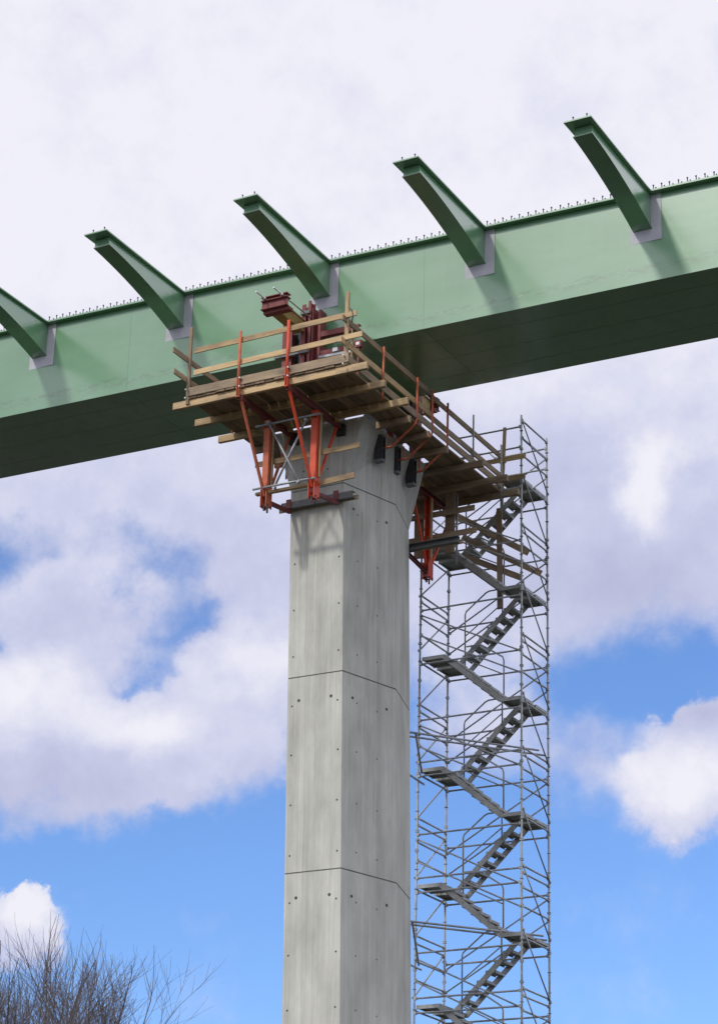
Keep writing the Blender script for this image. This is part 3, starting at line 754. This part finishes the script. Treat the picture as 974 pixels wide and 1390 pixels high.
def blobs(L, start, inner=.35):
    acc = start
    for ca, ce, ra, re, wt in L:
        v = vadd(vadd(AE.outputs[0], (ca,ce,0), 'SUBTRACT'), (1/ra,1/re,0), 'MULTIPLY')
        ln = N(nt, 'ShaderNodeVectorMath', operation='LENGTH'); nt.links.new(v, ln.inputs[0])
        acc = math_n(nt, 'ADD', acc, sstep(ln.outputs['Value'], 1.25, inner, 0, wt))
    return acc
DENS = [(-22.26,22.52,6.35,3.55,1.2),(-29.99,21.75,4.45,2.7,.85),(-26.3,19.67,2.47,2.87,.6),(-36.76,19.54,2.37,1.59,.85),(-31.9,20.44,2.7,1.5,.75),(-37.4,20.99,1.6,.89,.35),(-34.8,19.6,3.4,2.4,.27),(-38.22,21.13,1.13,1.06,-.1),
 (-37.27,16.83,2.75,1.66,1.3),(-34.65,16.36,2.58,1.59,1.3),(-35.85,15.15,3.44,1.22,.8),(-32.76,15.65,2.02,.97,.6),(-32.51,18.07,1.88,1.34,1.2),(-31.24,17.14,1.49,1.6,1.),
 (-37.65,11.73,1.01,1.23,1.3),(-20.17,16.7,2.,1.48,1.2),(-20.94,15.4,1.71,1.04,1.),(-23.49,16.29,1.65,1.32,.42),(-26.27,16.99,2.05,1.25,.42)]
CRISP = [(-36.0,17.7,3.79,.95,.8),(-32.19,19.02,2.0,.9,.55),(-37.5,12.6,1.3,1.03,1.),(-21.0,17.8,2.2,1.05,1.),(-31.2,17.6,1.2,1.4,.6)]
LUM = [(-37.12,17.2,2.2,1.32,.5),(-34.32,17.,1.67,.89,.4),(-32.33,18.35,1.79,.89,.4),(-21.28,23.21,.87,1.42,.5),(-20.48,24.08,1.16,.7,.3),(-37.6,12.17,1.05,1.03,.6),
 (-20.93,15.75,1.45,1.04,.45),(-35.3,15.09,3.63,1.14,-.22),(-23.2,23.79,2.14,2.14,-.15),(-22.1,20.91,4.18,1.6,-.25),(-20.51,17.59,1.47,.7,-.28),(-36.54,19.28,1.69,1.24,-.15),(-23.49,16.29,1.47,1.23,-.3)]
fb = noise_node(nt, D, 15, 8, .58)              # cloud detail
fb2 = noise_node(nt, vadd(D, (3.1,1.7,.4)), 6, 6, .55)
base = sstep(el, 20.5, 23.0, 0, 1.25)
dens = blobs(DENS, base)
# clouds elsewhere round the sky
away = sstep(math_n(nt, 'ABSOLUTE', math_n(nt, 'ADD', az, 29)), 12, 20)
far = noise_node(nt, vadd(D, (1,1,2.2), 'MULTIPLY'), 2.3, 7, .6)
dens = math_n(nt, 'ADD', dens, math_n(nt, 'MULTIPLY', away, sstep(far.outputs[0], .36, .52, -.1, 1.2)))
dens = math_n(nt, 'ADD', dens, math_n(nt, 'MULTIPLY', math_n(nt, 'SUBTRACT', fb.outputs[0], .5), .95))
dens = math_n(nt, 'ADD', dens, math_n(nt, 'MULTIPLY', math_n(nt, 'SUBTRACT', fb2.outputs[0], .5), .5))
fb3 = noise_node(nt, D, 55, 7, .62)
dens = math_n(nt, 'ADD', dens, math_n(nt, 'MULTIPLY', math_n(nt, 'SUBTRACT', fb3.outputs[0], .5), .55))
crisp = blobs(CRISP, math_n(nt, 'MULTIPLY', away, .7), .3); crisp = math_n(nt, 'MINIMUM', crisp, 1.)
am = N(nt, 'ShaderNodeMix', data_type='FLOAT'); nt.links.new(crisp, am.inputs[0])
nt.links.new(sstep(dens, .02, .95), am.inputs[2]); nt.links.new(sstep(dens, .34, .66), am.inputs[3])
alpha = am.outputs[0]
lum0 = sstep(el, 22.5, 28.5, .52, 1.02)
lum = blobs(LUM, lum0, .0)
lum = math_n(nt, 'ADD', lum, math_n(nt, 'MULTIPLY', math_n(nt, 'SUBTRACT', fb.outputs[0], .5), .55))
lum = math_n(nt, 'ADD', lum, math_n(nt, 'MULTIPLY', math_n(nt, 'SUBTRACT', fb3.outputs[0], .5), .45))
lum = math_n(nt, 'ADD', lum, math_n(nt, 'MULTIPLY', math_n(nt, 'SUBTRACT', fb2.outputs[0], .5), .75))
lum = math_n(nt, 'ADD', lum, math_n(nt, 'MULTIPLY', away, .18))
cl = ramp(nt, lum, [(0, (.43,.455,.65)), (.45, (.58,.605,.82)), (.75, (.75,.76,.89)), (1., (.90,.89,.97))])
cl.color_ramp.interpolation = 'B_SPLINE'
cs = N(nt, 'ShaderNodeVectorMath', operation='SCALE'); nt.links.new(cl.outputs[0], cs.inputs[0]); nt.links.new(math_n(nt, 'MULTIPLY', math_n(nt, 'ADD', math_n(nt, 'MULTIPLY', away, .28), 1.), 1/STR), cs.inputs[3])
nt.links.new(mix(nt, alpha, blue, cs.outputs[0]), bg.inputs[0])
w.cycles.sampling_method = 'MANUAL'; w.cycles.sample_map_resolution = 1024

sc = bpy.context.scene
sc.view_settings.view_transform = 'Standard'; sc.view_settings.look = 'None'; sc.view_settings.exposure = 0; sc.view_settings.gamma = 1
sc.view_settings.use_curve_mapping = False
sc.cycles.max_bounces = 6; sc.cycles.use_denoising = True
